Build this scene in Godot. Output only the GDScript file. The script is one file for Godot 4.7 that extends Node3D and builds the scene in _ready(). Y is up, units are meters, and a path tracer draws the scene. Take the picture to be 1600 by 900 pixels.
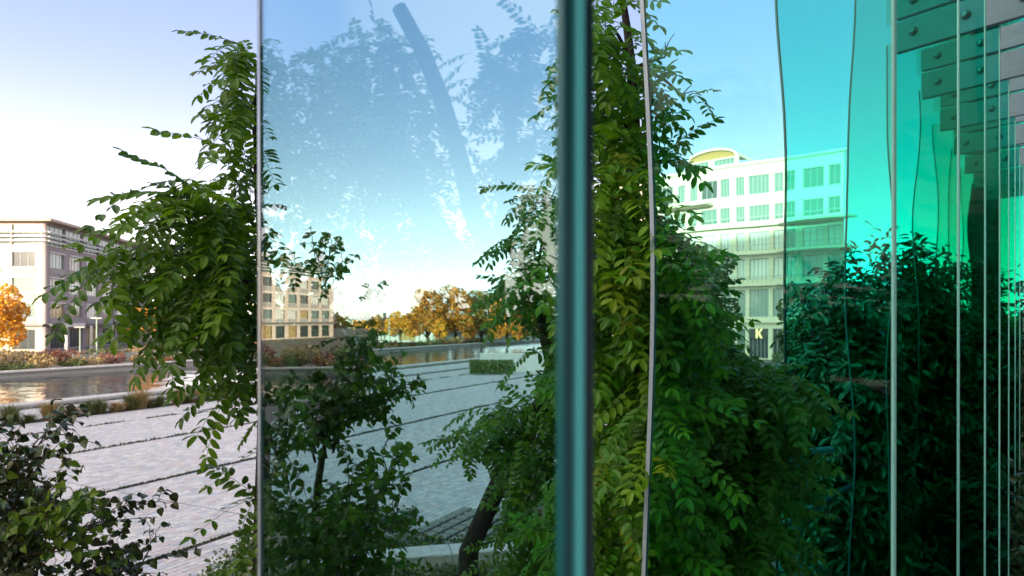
extends Node3D

var rng := RandomNumberGenerator.new()
var M := {}
var mesh_cache := {}
const EYE := 5.0
const SP := 1.305                      # spacing of the fins along the view axis
const ROW := Vector3(0.6184, 0, -0.7858)   # the facade runs this way
const OUTW := Vector3(-0.7858, 0, -0.6184)  # away from the facade
const CANAL := Vector3(0.457, 0, -0.89)
const ACROSS := Vector3(-0.89, 0, -0.457)

# ---------------------------------------------------------------- helpers
func at(px: float, py: float, depth: float) -> Vector3:
	return Vector3((px - 800.0) / 1067.0 * depth, EYE - (py - 500.0) / 1067.0 * depth, -depth)

func on_plaza(p: float, t: float, y := 0.0) -> Vector3:
	var v := ACROSS * p + CANAL * t
	return Vector3(v.x, y, v.z)

func r(a: float, b: float) -> float:
	return rng.randf_range(a, b)

func lin(a: float, b: float, c: float, alpha := 1.0) -> Color:
	var k := Color(a, b, c).linear_to_srgb()
	k.a = alpha
	return k

func mat(col: Color, rough := 0.8, metal := 0.0) -> StandardMaterial3D:
	var m := StandardMaterial3D.new()
	m.albedo_color = col
	m.roughness = rough
	m.metallic = metal
	return m

func noise_tex(freq: float, lo: Color, hi: Color, size := 512, seed_ := 1, octaves := 4, kind := FastNoiseLite.TYPE_SIMPLEX_SMOOTH) -> NoiseTexture2D:
	var n := FastNoiseLite.new()
	n.noise_type = kind
	n.seed = seed_
	n.frequency = freq
	n.fractal_octaves = octaves
	var g := Gradient.new()
	g.set_color(0, lo)
	g.set_color(1, hi)
	var t := NoiseTexture2D.new()
	t.width = size
	t.height = size
	t.seamless = true
	t.noise = n
	t.color_ramp = g
	return t

func textured(base: Color, amount: float, scale: float, rough: float, seed_: int, bump := 0.0) -> StandardMaterial3D:
	var m := mat(base, rough)
	var lo := Color(1.0 - amount, 1.0 - amount, 1.0 - amount)
	m.albedo_texture = noise_tex(0.012, lo, Color(1, 1, 1), 512, seed_, 6)
	m.uv1_triplanar = true
	m.uv1_world_triplanar = true
	m.uv1_scale = Vector3.ONE * scale
	if bump > 0.0:
		m.heightmap_enabled = true
		m.heightmap_texture = noise_tex(0.05, Color.BLACK, Color.WHITE, 512, seed_ + 50, 4)
		m.heightmap_scale = bump
	return m

func leaf_mat(col: Color, through: float, rough := 0.42) -> StandardMaterial3D:
	var m := mat(col, rough)
	m.vertex_color_use_as_albedo = true
	m.backlight_enabled = true
	m.backlight = Color(through, through, through * 0.55)
	m.cull_mode = BaseMaterial3D.CULL_DISABLED
	return m

func numbered(called: String, parent: Node) -> String:
	if not parent.has_node(NodePath(called)):
		return called
	var k := 1
	while parent.has_node(NodePath("%s_%03d" % [called, k])):
		k += 1
	return "%s_%03d" % [called, k]

var counts := {}
func put(called: String, mesh: Mesh, m: Material, parent: Node = null, xf := Transform3D()) -> MeshInstance3D:
	var o := MeshInstance3D.new()
	var host: Node = parent if parent else self
	var key := str(host.get_instance_id()) + called
	var n: int = counts.get(key, 0)
	counts[key] = n + 1
	o.name = called if n == 0 else "%s_%03d" % [called, n]
	o.mesh = mesh
	o.material_override = m
	o.transform = xf
	host.add_child(o, true)
	return o

func tag(o: Node, label: String, category := "", group := "", kind := "") -> Node:
	if label: o.set_meta("label", label)
	if category: o.set_meta("category", category)
	if group: o.set_meta("group", group)
	if kind: o.set_meta("kind", kind)
	return o

func thing(called: String, label: String, category: String, where := Vector3.ZERO, group := "") -> Node3D:
	var o := Node3D.new()
	var key := "top" + called
	var n: int = counts.get(key, 0)
	counts[key] = n + 1
	o.name = called if n == 0 else "%s_%03d" % [called, n]
	o.position = where
	add_child(o, true)
	tag(o, label, category, group)
	return o

func st_new() -> SurfaceTool:
	var s := SurfaceTool.new()
	s.begin(Mesh.PRIMITIVE_TRIANGLES)
	s.set_smooth_group(-1)
	return s

func done(s: SurfaceTool) -> ArrayMesh:
	s.generate_normals()
	return s.commit()

func quad(s: SurfaceTool, a: Vector3, b: Vector3, c: Vector3, d: Vector3) -> void:
	for v in [a, b, c, a, c, d]:
		s.add_vertex(v)

# box with its own axes: centre, half extents along e, up, n
func obox(s: SurfaceTool, c: Vector3, e: Vector3, u: Vector3, n: Vector3) -> void:
	if e.cross(u).dot(n) < 0.0:
		n = -n
	var p := []
	for k in 8:
		p.append(c + e * (1 if k & 1 else -1) + u * (1 if k & 2 else -1) + n * (1 if k & 4 else -1))
	for f in [[4, 6, 7, 5], [1, 3, 2, 0], [5, 7, 3, 1], [0, 2, 6, 4], [6, 2, 3, 7], [0, 4, 5, 1]]:
		quad(s, p[f[0]], p[f[1]], p[f[2]], p[f[3]])

func box(s: SurfaceTool, c: Vector3, size: Vector3) -> void:
	obox(s, c, Vector3(size.x / 2, 0, 0), Vector3(0, size.y / 2, 0), Vector3(0, 0, size.z / 2))

# box with a chamfer round the top
func chamfered(c: Vector3, size: Vector3, ch: float) -> ArrayMesh:
	var s := st_new()
	var h := size / 2
	var ring := func(y, ins): return [c + Vector3(-h.x + ins, y, -h.z + ins), c + Vector3(h.x - ins, y, -h.z + ins), c + Vector3(h.x - ins, y, h.z - ins), c + Vector3(-h.x + ins, y, h.z - ins)]
	var a = ring.call(-h.y, 0.0)
	var b = ring.call(h.y - ch, 0.0)
	var t = ring.call(h.y, ch)
	for k in 4:
		var j := (k + 1) % 4
		quad(s, a[k], a[j], b[j], b[k])
		quad(s, b[k], b[j], t[j], t[k])
	quad(s, t[0], t[1], t[2], t[3])
	return done(s)

func tube(s: SurfaceTool, pts: Array, radii: Array, sides := 6) -> void:
	var rings := []
	var side := Vector3.ZERO
	for i in pts.size():
		var d: Vector3 = (pts[min(i + 1, pts.size() - 1)] - pts[max(i - 1, 0)]).normalized()
		if side == Vector3.ZERO:
			side = d.cross(Vector3(0.31, 0.2, 0.93)).normalized()
		side = (side - d * side.dot(d)).normalized()
		var up := d.cross(side)
		var ring := []
		for k in sides:
			var a := TAU * k / sides
			ring.append(pts[i] + (side * cos(a) + up * sin(a)) * radii[i])
		rings.append(ring)
	s.set_smooth_group(1)
	for i in pts.size() - 1:
		for k in sides:
			var j := (k + 1) % sides
			quad(s, rings[i][k], rings[i][j], rings[i + 1][j], rings[i + 1][k])
	for end in [0, pts.size() - 1]:
		for k in sides:
			var j := (k + 1) % sides
			s.add_vertex(pts[end])
			s.add_vertex(rings[end][k if end else j])
			s.add_vertex(rings[end][j if end else k])

func bend(a: Vector3, b: Vector3, sag: Vector3, n := 7) -> Array:
	var pts := []
	for i in n:
		var t := float(i) / (n - 1)
		pts.append(a.lerp(b, t) + sag * 4.0 * t * (1.0 - t))
	return pts

func taper(r0: float, r1: float, n := 7) -> Array:
	var out := []
	for i in n:
		out.append(lerpf(r0, r1, float(i) / (n - 1)))
	return out

# ---------------------------------------------------------------- leaves
func leaflet(s: SurfaceTool, base: Vector3, dir: Vector3, nrm: Vector3, L: float, W: float, fold: float, col: Color, heart := false) -> void:
	var side := dir.cross(nrm).normalized()
	var cols := [0.08, 0.28, 0.6, 0.86]
	var ws := [0.5, 0.92, 1.0, 0.6]
	if heart:
		cols = [-0.04, 0.14, 0.45, 0.78]
		ws = [0.5, 0.95, 0.92, 0.42]
	var tip := base + dir * L - nrm * L * 0.12
	var m1 := base + dir * L * 0.45
	s.set_color(col)
	for sgn in [1.0, -1.0]:
		var e := []
		for k in 4:
			e.append(base + dir * L * cols[k] + side * sgn * W * 0.5 * ws[k] + nrm * (fold * W * ws[k] - (0.06 * L if k == 3 else 0.0)))
		for t in [[base, e[0], m1], [e[0], e[1], m1], [m1, e[1], e[2]], [m1, e[2], e[3]], [m1, e[3], tip]]:
			if sgn > 0:
				for v in t: s.add_vertex(v)
			else:
				for k in [0, 2, 1]: s.add_vertex(t[k])

# robinia leaf: leaflets in pairs along a drooping stalk that runs along +X, faces up +Y
func compound_leaf(pairs: int, length: float, L: float, W: float, droop: float, seed_: int) -> ArrayMesh:
	var g := RandomNumberGenerator.new()
	g.seed = seed_
	var s := st_new()
	s.set_smooth_group(-1)
	var pos := func(t: float) -> Vector3: return Vector3(t * length, -droop * length * t * t, sin(t * 3.0 + seed_) * 0.02 * length)
	for i in pairs:
		var t := 0.14 + 0.82 * i / (pairs - 1)
		var b: Vector3 = pos.call(t)
		var f: Vector3 = (pos.call(t + 0.02) - b).normalized()
		for sgn in [1.0, -1.0]:
			if g.randf() < 0.04: continue
			var d := (f * g.randf_range(0.25, 0.6) + Vector3(0, 0, sgn) + Vector3(0, g.randf_range(-0.5, 0.1), 0)).normalized()
			var n := (Vector3(0, 1, 0) + Vector3(g.randf_range(-0.35, 0.35), 0, g.randf_range(-0.35, 0.35)))
			n = (n - d * n.dot(d)).normalized()
			var v := g.randf_range(0.75, 1.2)
			var k := L * g.randf_range(0.82, 1.08) * (1.0 - 0.25 * absf(t - 0.5))
			leaflet(s, b + d * 0.004, d, n, k, W * g.randf_range(0.9, 1.1), 0.12, Color(v * g.randf_range(0.92, 1.12), v, v * 0.95))
	var e: Vector3 = pos.call(0.97)
	leaflet(s, e, Vector3(0.9, -0.45, 0).normalized(), Vector3(0.45, 0.9, 0).normalized(), L, W, 0.12, Color(1, 1, 1))
	s.set_color(Color(0.9, 0.85, 0.5))
	var pts := []
	for i in 5: pts.append(pos.call(i / 4.0))
	tube(s, pts, taper(0.0022, 0.001, 5), 3)
	return done(s)

func single_leaf(L: float, W: float, heart: bool, seed_: int) -> ArrayMesh:
	var g := RandomNumberGenerator.new()
	g.seed = seed_
	var s := st_new()
	var v := g.randf_range(0.85, 1.1)
	leaflet(s, Vector3(0.008, 0, 0), Vector3(1, -0.1, 0).normalized(), Vector3(0.1, 1, 0).normalized(), L, W, g.randf_range(0.1, 0.3), Color(v, v, v), heart)
	s.set_color(Color(0.7, 0.5, 0.3))
	tube(s, [Vector3(-0.012, 0.004, 0), Vector3(0.01, 0, 0)], [0.0012, 0.001], 3)
	return done(s)

# leaves = array of [Transform3D, tint Color]; the nearest 300 are parts, the rest one stuff part
func add_leaves(parent: Node3D, leaves: Array, meshes: Array, mats: Array, rest_mat: Material, called := "leaf", most := 300) -> void:
	var eye := Vector3(0, EYE, 0)
	leaves.sort_custom(func(a, b): return a[0].origin.distance_squared_to(eye) < b[0].origin.distance_squared_to(eye))
	var n: int = min(most, leaves.size())
	for i in n:
		put(called, meshes[i % meshes.size()], mats[rng.randi() % mats.size()], parent, leaves[i][0])
	if leaves.size() > n:
		var mm := MultiMesh.new()
		mm.transform_format = MultiMesh.TRANSFORM_3D
		mm.use_colors = true
		mm.mesh = meshes[0]
		mm.instance_count = leaves.size() - n
		for i in range(n, leaves.size()):
			mm.set_instance_transform(i - n, leaves[i][0])
			mm.set_instance_color(i - n, leaves[i][1])
		var o := MultiMeshInstance3D.new()
		o.name = "foliage"
		o.multimesh = mm
		o.material_override = rest_mat
		o.set_meta("kind", "stuff")
		parent.add_child(o, true)

func leaf_frame(d: Vector3, up: Vector3, size: float, where: Vector3) -> Transform3D:
	d = d.normalized()
	var n := (up - d * up.dot(d)).normalized()
	return Transform3D(Basis(d, n, d.cross(n)).scaled(Vector3.ONE * size), where)

func ball() -> Vector3:
	while true:
		var v := Vector3(r(-1, 1), r(-1, 1), r(-1, 1))
		if v.length() <= 1.0: return v
	return Vector3.ZERO

# lobes: [centre, radii, count, droop]; branches run from the nearest point of a limb
func lobed(parent: Node3D, limbs: Array, lobes: Array, bark: Material, size0: float, size1: float, thick := 0.018, facing := Vector3(0, 0, 0)) -> Array:
	var leaves := []
	var s := st_new()
	for lobe in lobes:
		var c: Vector3 = lobe[0]
		var rad: Vector3 = lobe[1]
		var from: Vector3 = limbs[0][0]
		var best := 1e9
		for limb in limbs:
			for q in limb:
				var d: float = q.distance_to(c) + maxf(0.0, q.y - c.y) * 0.6
				if d < best:
					best = d
					from = q
		tube(s, bend(from, c, Vector3(r(-.1, .1), 0.12, r(-.1, .1)) * best * 0.5, 7), taper(thick, thick * 0.35, 7), 5)
		var twigs := []
		for k in maxi(3, int(lobe[2] / 9.0)):
			var b := ball().normalized()
			var e := c + b * rad * r(0.6, 0.95)
			var pts := bend(c, e, Vector3(r(-.1, .1), 0.08, r(-.1, .1)) * rad.length() * 0.4, 6)
			tube(s, pts, taper(thick * 0.3, 0.0018, 6), 4)
			twigs.append(pts)
		for k in int(lobe[2]):
			var tw: Array = twigs[k % twigs.size()]
			var q: Vector3 = tw[1 + rng.randi() % 5] + ball() * rad * 0.22
			if rng.randf() < 0.45:
				q = c + ball() * rad
			var o: Vector3 = (q - c) / rad
			var h := Vector3(o.x, 0, o.z) + ball() * 0.55 + facing * 0.3
			var d := h.normalized() + Vector3(0, -r(0.1, 1.0) * lobe[3], 0)
			var up := Vector3(0, 0.8, 0) + h * 0.5 + ball() * 0.35 + facing
			leaves.append([leaf_frame(d, up, r(size0, size1) * (0.7 if rng.randf() < 0.2 else 1.0), q), Color(r(.75, 1.2), r(.8, 1.15), r(.7, 1.1))])
	put("branch", done(s), bark, parent)
	return leaves

# a stem with side twigs and single leaves on alternate sides
func sprig(s: SurfaceTool, leaves: Array, a: Vector3, b: Vector3, sag: Vector3, rad: float, step: float, size: float, subs: int, sub_len: float) -> void:
	var n := 9
	var pts := bend(a, b, sag, n)
	for i in range(1, n - 1): pts[i] += ball() * 0.012
	tube(s, pts, taper(rad, 0.0012, n), 4)
	var length := a.distance_to(b)
	var count := int(length / step)
	for k in count:
		var t := clampf((k + 0.7) / count + r(-.02, .02), 0.0, 0.999) * (n - 1)
		if t < 0.5 and subs > 0: continue
		var q: Vector3 = pts[int(t)].lerp(pts[int(t) + 1], t - int(t))
		var f: Vector3 = (pts[int(t) + 1] - pts[int(t)]).normalized()
		var sd := f.cross(Vector3.UP).normalized() * (1.0 if k % 2 else -1.0)
		var d := (f * 0.5 + sd * r(.4, 1.0) + Vector3(0, -r(0.1, 0.9), 0) + ball() * 0.4)
		var up := Vector3(0, 0.7, 0.5) + ball() * 0.7
		leaves.append([leaf_frame(d, up, size * r(0.65, 1.15), q), Color(r(.7, 1.2), r(.75, 1.2), r(.6, 1.1))])
	for k in subs:
		var t := r(0.22, 0.95) * (n - 2)
		var q: Vector3 = pts[int(t)].lerp(pts[int(t) + 1], t - int(t))
		var f := (b - a).normalized()
		var d := (f * 0.7 + ball() * 0.9 + Vector3(0, 0.05, 0)).normalized()
		sprig(s, leaves, q, q + d * sub_len * r(0.5, 1.1), Vector3(0, 0.03, 0), rad * 0.45, step, size, subs / 4 if sub_len > 0.2 else 0, sub_len * 0.5)

# a tree far off: trunk, limbs and a crown of small leaf clumps in lobes
func far_tree(called: String, label: String, group: String, base: Vector3, height: float, rad: float, cols: Array, n: int, leaf: float, lobes := 9, category := "tree", low := 0.3) -> Node3D:
	var o := thing(called, label, category, base, group)
	var s := st_new()
	var tr := maxf(0.09, height * 0.018)
	tube(s, [Vector3.ZERO, Vector3(r(-.1, .1), height * 0.25, r(-.1, .1)), Vector3(r(-.2, .2), height * 0.5, r(-.2, .2)), Vector3(r(-.3, .3), height * 0.85, r(-.3, .3))], [tr * 1.3, tr, tr * 0.75, tr * 0.2], 7)
	var spots := []
	for k in lobes:
		var f := float(k) / lobes
		var a := k * 2.399
		var h := lerpf(low + 0.12, 0.9, f) * height
		var out := rad * 0.62 * sqrt(maxf(0.08, 1.0 - pow((h / height - (low + 0.25)) / 0.62, 2.0)))
		var c := Vector3(cos(a) * out, h, sin(a) * out)
		spots.append([c, rad * r(0.34, 0.52)])
		tube(s, bend(Vector3(0, height * low * r(0.7, 1.2), 0), c, Vector3(0, 0.1, 0) * height * 0.2, 5), taper(tr * 0.4, tr * 0.08, 5), 4)
	put("trunk", done(s), M.bark_far, o)
	var spot := func() -> Vector3:
		var sp = spots[rng.randi() % spots.size()]
		var v := ball()
		return sp[0] + v.normalized() * pow(v.length(), 0.5) * sp[1] * Vector3(1, 0.85, 1)
	put("crown", leafy(n * 3, leaf, cols, spot), M.far_leaf, o)
	return o

# a crown of folded leaf faces as one mesh; spot gives the place of each leaf
func leafy(n: int, leaf: float, cols: Array, spot: Callable) -> ArrayMesh:
	var v := PackedVector3Array()
	var nr := PackedVector3Array()
	var cl := PackedColorArray()
	var ix := PackedInt32Array()
	v.resize(n * 4)
	nr.resize(n * 4)
	cl.resize(n * 4)
	ix.resize(n * 6)
	for i in n:
		var q: Vector3 = spot.call()
		var d := ball().normalized()
		var sd := d.cross(ball()).normalized()
		var up := d.cross(sd)
		var k := leaf * r(0.6, 1.3)
		v[i * 4] = q - d * k * 0.5
		v[i * 4 + 1] = q + sd * k * 0.34 + up * k * 0.1
		v[i * 4 + 2] = q + d * k * 0.5
		v[i * 4 + 3] = q - sd * k * 0.34 + up * k * 0.1
		var c: Color = cols[rng.randi() % cols.size()]
		var b := r(0.72, 1.25)
		c = Color(c.r * b, c.g * b, c.b * b)
		for j in 4:
			nr[i * 4 + j] = up
			cl[i * 4 + j] = c
		var o := i * 6
		for j in 6: ix[o + j] = i * 4 + [0, 1, 2, 0, 2, 3][j]
	var a := []
	a.resize(Mesh.ARRAY_MAX)
	a[Mesh.ARRAY_VERTEX] = v
	a[Mesh.ARRAY_NORMAL] = nr
	a[Mesh.ARRAY_COLOR] = cl
	a[Mesh.ARRAY_INDEX] = ix
	var m := ArrayMesh.new()
	m.add_surface_from_arrays(Mesh.PRIMITIVE_TRIANGLES, a)
	return m

func ordinal(k: int) -> String:
	return ["first", "second", "third", "fourth", "fifth", "sixth", "seventh", "eighth", "ninth", "tenth", "eleventh", "twelfth", "thirteenth", "fourteenth", "fifteenth", "sixteenth", "seventeenth", "eighteenth", "nineteenth", "twentieth"][k % 20]

func low_shrub(called: String, label: String, group: String, base: Vector3, w: float, h: float, cols: Array, n: int, leaf: float) -> void:
	var o := thing(called, label, "shrub", base, group)
	var s := st_new()
	for k in 5:
		tube(s, bend(Vector3(r(-.1, .1), 0, r(-.1, .1)), Vector3(r(-.4, .4) * w, h * r(.5, .8), r(-.3, .3) * w), Vector3.ZERO, 4), taper(0.02, 0.006, 4), 4)
	put("stem", done(s), M.bark_far, o)
	var spot := func() -> Vector3:
		var v := ball()
		v = v.normalized() * pow(v.length(), 0.6)
		return Vector3(v.x * w * 0.5, h * (0.5 + 0.5 * v.y) * (0.8 + 0.2 * sin(v.x * 9.0)), v.z * w * 0.4)
	put("foliage", leafy(n * 3, leaf * 0.8, cols, spot), M.far_leaf, o)

# ---------------------------------------------------------------- facades
func window_in(b: Node3D, c: Vector3, e: Vector3, n: Vector3, w: float, h: float, mull: int, trans: float, fm: Material, pm: Material) -> void:
	var key := "w%.2f_%.2f_%d_%.2f" % [w, h, mull, trans]
	if not mesh_cache.has(key):
		var s := st_new()
		var f := 0.07
		box(s, Vector3(0, h / 2 - f / 2, 0), Vector3(w, f, 0.1))
		box(s, Vector3(0, -h / 2 + f / 2, 0), Vector3(w, f, 0.1))
		for x in [-w / 2 + f / 2, w / 2 - f / 2]:
			box(s, Vector3(x, 0, 0), Vector3(f, h - 2 * f, 0.1))
		for k in mull:
			box(s, Vector3(-w / 2 + w * (k + 1) / (mull + 1), 0, 0), Vector3(0.06, h - 2 * f, 0.08))
		if trans > 0:
			box(s, Vector3(0, h * (0.5 - trans), 0.001), Vector3(w - 2 * f, 0.06, 0.07))
		var p := st_new()
		box(p, Vector3(0, 0, -0.02), Vector3(w - 0.02, h - 0.02, 0.02))
		mesh_cache[key] = [done(s), done(p)]
	var xf := Transform3D(Basis(n.cross(Vector3.UP) * -1.0, Vector3.UP, n), c)
	var o := put("window", mesh_cache[key][0], fm, b, xf)
	put("pane", mesh_cache[key][1], pm, o)

# levels: [y0, y1, open0, open1, columns [[a, b, mullions, transom]], frame material, pane materials]
func facade(b: Node3D, o: Vector3, e: Vector3, n: Vector3, W: float, levels: Array, wm: Material, depth := 0.4, called := "wall") -> void:
	for L in levels:
		var s := st_new()
		var slab := func(x0, x1, y0, y1):
			if x1 - x0 > 0.01 and y1 - y0 > 0.01:
				obox(s, o + e * (x0 + x1) / 2 + Vector3.UP * (y0 + y1) / 2 - n * depth / 2, e * (x1 - x0) / 2, Vector3.UP * (y1 - y0) / 2, n * depth / 2)
		slab.call(0.0, W, L[0], L[2])
		slab.call(0.0, W, L[3], L[1])
		var x := 0.0
		for c in L[4]:
			slab.call(x, c[0], L[2], L[3])
			x = c[1]
			var pm: Array = L[6]
			window_in(b, o + e * (c[0] + c[1]) / 2 + Vector3.UP * (L[2] + L[3]) / 2 - n * depth * 0.6, e, n, c[1] - c[0], L[3] - L[2], c[2], c[3], L[5], pm[rng.randi() % pm.size()])
		slab.call(x, W, L[2], L[3])
		put(called, done(s), L[7] if L.size() > 7 else wm, b)

# ================================================================= scene
func _ready() -> void:
	rng.seed = 77
	camera_and_light()
	materials()
	ground()
	own_building()
	far_side()
	corner_building()
	letter_building()
	planting_beds()
	foreground_plaza()
	robinias()
	shrubs_near()
	fins()
	railing()

func camera_and_light() -> void:
	var cam := Camera3D.new()
	cam.name = "camera"
	cam.position = Vector3(0, EYE, 0)
	var ca := CameraAttributesPhysical.new()
	ca.frustum_focal_length = 24.0
	ca.frustum_near = 0.05
	ca.frustum_far = 4000.0
	ca.frustum_focus_distance = 3.6
	ca.exposure_aperture = 3.2
	add_child(cam)
	cam.attributes = ca
	cam.projection = Camera3D.PROJECTION_FRUSTUM
	cam.near = 0.05
	cam.far = 4000.0
	cam.size = 2.0 * 450.0 / 1067.0 * 0.05
	cam.frustum_offset = Vector2(0, 50.0 / 1067.0 * 0.05)
	cam.current = true
	var sky := ProceduralSkyMaterial.new()
	sky.sky_top_color = lin(0.088, 0.125, 0.225)
	sky.sky_horizon_color = Color(1, 0.96, 0.905)
	sky.sky_curve = 0.08
	sky.sky_energy_multiplier = 0.92
	sky.ground_horizon_color = lin(0.5, 0.48, 0.46)
	sky.ground_bottom_color = lin(0.2, 0.2, 0.2)
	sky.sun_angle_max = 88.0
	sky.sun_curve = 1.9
	var env := Environment.new()
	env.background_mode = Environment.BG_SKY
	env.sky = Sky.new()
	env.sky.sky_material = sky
	env.tonemap_mode = Environment.TONE_MAPPER_LINEAR
	env.tonemap_exposure = 5.6
	env.sdfgi_enabled = true
	env.ssao_enabled = true
	env.ssil_enabled = true
	var we := WorldEnvironment.new()
	we.name = "world"
	we.environment = env
	add_child(we)
	var sun := DirectionalLight3D.new()
	sun.name = "sun"
	sun.light_color = Color(1.0, 0.93, 0.83)
	sun.light_energy = 0.7
	sun.light_angular_distance = 0.5
	sun.shadow_enabled = true
	add_child(sun)
	var to_sun := Vector3(-0.5, 0.114, 0.866).normalized()
	sun.look_at_from_position(to_sun * 100.0, Vector3.ZERO, Vector3.UP)

func glass(tint: Color, ior := 0.05, spec := 0.5) -> StandardMaterial3D:
	var m := StandardMaterial3D.new()
	m.albedo_color = Color(tint.r, tint.g, tint.b, 0.0)
	m.roughness = 0.0
	m.metallic_specular = spec
	m.transparency = BaseMaterial3D.TRANSPARENCY_ALPHA
	m.refraction_enabled = true
	m.refraction_scale = ior
	return m

func materials() -> void:
	M.bark = textured(lin(.085, .06, .045), 0.6, 6.0, 0.95, 3, 1.2)
	M.bark_far = mat(lin(.06, .045, .035), 0.95)
	M.twig = mat(lin(.07, .05, .025), 0.85)
	M.far_leaf = leaf_mat(Color.WHITE, 0.5, 0.6)
	# one leaf clump of small faces for the crowns that are far off
	var s := st_new()
	var g := RandomNumberGenerator.new()
	g.seed = 5
	for k in 7:
		var p := Vector3(g.randf_range(-.6, .6), g.randf_range(-.6, .6), g.randf_range(-.6, .6))
		var bs := Basis.from_euler(Vector3(g.randf_range(0, TAU), g.randf_range(0, TAU), g.randf_range(0, TAU)))
		var v := g.randf_range(.8, 1.15)
		leaflet(s, p, bs.x, bs.y, 0.55, 0.36, 0.15, Color(v, v, v))
	M.clump = done(s)
	M.pale_stone = textured(lin(.56, .54, .52), 0.16, 0.6, 0.8, 11, 0.5)
	M.dark_soil = textured(lin(.03, .026, .02), 0.4, 2.0, 1.0, 12, 2.0)
	M.metal = mat(lin(.40, .40, .43), 0.42, 0.55)
	M.plate = textured(lin(.25, .31, .40), 0.12, 1.5, 0.5, 14)
	M.bolt = mat(lin(.22, .23, .25), 0.35, 0.8)
	M.pane_dark = mat(lin(.03, .04, .045), 0.06)
	M.pane_dark.metallic_specular = 0.8
	M.pane_teal = mat(lin(.09, .15, .14), 0.08)
	M.pane_teal.metallic_specular = 0.8
	M.pane_pale = mat(lin(.55, .56, .52), 0.2)
	M.pane_warm = mat(lin(.35, .25, .1), 0.15)
	M.frame_dark = mat(lin(.05, .05, .05), 0.5)
	M.frame_grey = mat(lin(.28, .29, .27), 0.5)
	M.frame_white = mat(lin(.6, .6, .57), 0.6)

func ground() -> void:
	# the plaza and land on this side, the canal between two quays, and the far bank
	var g0 := textured(lin(.50, .49, .52), 0.12, 0.25, 0.9, 21)
	var sheet := func(p0: float, p1: float, y: float) -> ArrayMesh:
		var s := st_new()
		quad(s, on_plaza(p0, -1500, y), on_plaza(p0, 2500, y), on_plaza(p1, 2500, y), on_plaza(p1, -1500, y))
		return done(s)
	tag(put("ground", sheet.call(-1500.0, 44.4, -0.03), g0), "pale grey land and plaza on the near side of the canal", "", "", "structure")
	var w := mat(lin(.018, .026, .026), 0.03)
	w.metallic_specular = 0.6
	w.heightmap_enabled = true
	w.heightmap_texture = noise_tex(0.012, Color.BLACK, Color.WHITE, 1024, 31, 5)
	w.heightmap_scale = 6.0
	w.uv1_triplanar = true
	w.uv1_world_triplanar = true
	w.uv1_scale = Vector3(0.022, 0.022, 0.022)
	tag(put("water", sheet.call(44.0, 72.5, -0.55), w), "rippled dark canal water reflecting the warm buildings", "", "", "structure")
	tag(put("far_bank", sheet.call(72.0, 2500.0, -0.03), textured(lin(.20, .17, .13), 0.4, 0.2, 0.95, 22)), "ground of the bank across the canal", "", "", "structure")
	# quay edges: coping stones on a wall
	for q in [[43.9, -1.0, "near"], [72.6, 1.0, "far"]]:
		var s := st_new()
		obox(s, on_plaza(q[0] + 0.25 * q[1], 200, -0.78), CANAL * 700, Vector3.UP * 0.68, ACROSS * 0.4)
		var o := tag(put("quay", done(s), M.pale_stone), "%s stone quay wall along the canal" % q[2], "", "", "structure") as MeshInstance3D
		var m := chamfered(Vector3.ZERO, Vector3(3.96, 0.22, 1.3), 0.03)
		var dir := Basis(CANAL, Vector3.UP, CANAL.cross(Vector3.UP))
		for k in 150:
			put("coping_stone", m, M.pale_stone, o, Transform3D(dir, on_plaza(q[0] + 0.2 * q[1], -90 + k * 4.0, 0.015)))

func own_building() -> void:
	# the block whose facade the glass fins stand before: to the right of and behind the picture
	var conc := textured(lin(.72, .71, .69), 0.25, 0.3, 0.9, 41)  # wall tone raised to near white to bounce light onto the leaves
	var o := thing("fin_fronted_building", "pale concrete building that carries the row of glass fins", "building", Vector3.ZERO)
	var face := -OUTW * 0.75
	var cols := []
	for k in 7: cols.append([1.2 + k * 6.4, 5.6 + k * 6.4, 3, 0.3])
	var lv := []
	for k in 3: lv.append([k * 4.5, k * 4.5 + 4.5, k * 4.5 + 0.9, k * 4.5 + 3.7, cols, M.frame_dark, [M.pane_dark]])
	facade(o, face - ROW * 29.0, ROW, OUTW, 46.0, lv, conc)
	var s := st_new()
	obox(s, face - ROW * 6.0 - OUTW * 8.45 + Vector3.UP * 6.75, ROW * 22.99, Vector3.UP * 6.74, OUTW * 8.0)
	put("core", done(s), conc, o)
	# unseen taller block, added behind the viewer to keep the plaza in shade
	var b := thing("shade_building", "unseen plain block added behind the viewer to shade the plaza", "building", Vector3.ZERO)
	lv = []
	cols = []
	for k in 15: cols.append([1.4 + k * 6.2, 5.8 + k * 6.2, 2, 0.0])
	for k in 8: lv.append([k * 4.4, k * 4.4 + 4.4, k * 4.4 + 1.0, k * 4.4 + 3.6, cols, M.frame_dark, [M.pane_dark, M.pane_teal]])
	facade(b, Vector3(-114, 0, 60), Vector3(1, 0, 0), Vector3(0, 0, -1), 95.0, lv, conc)
	s = st_new()
	box(s, Vector3(-66.5, 17.6, 67.5), Vector3(94.98, 35.18, 14.0))
	put("core", done(s), conc, b)

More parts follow.
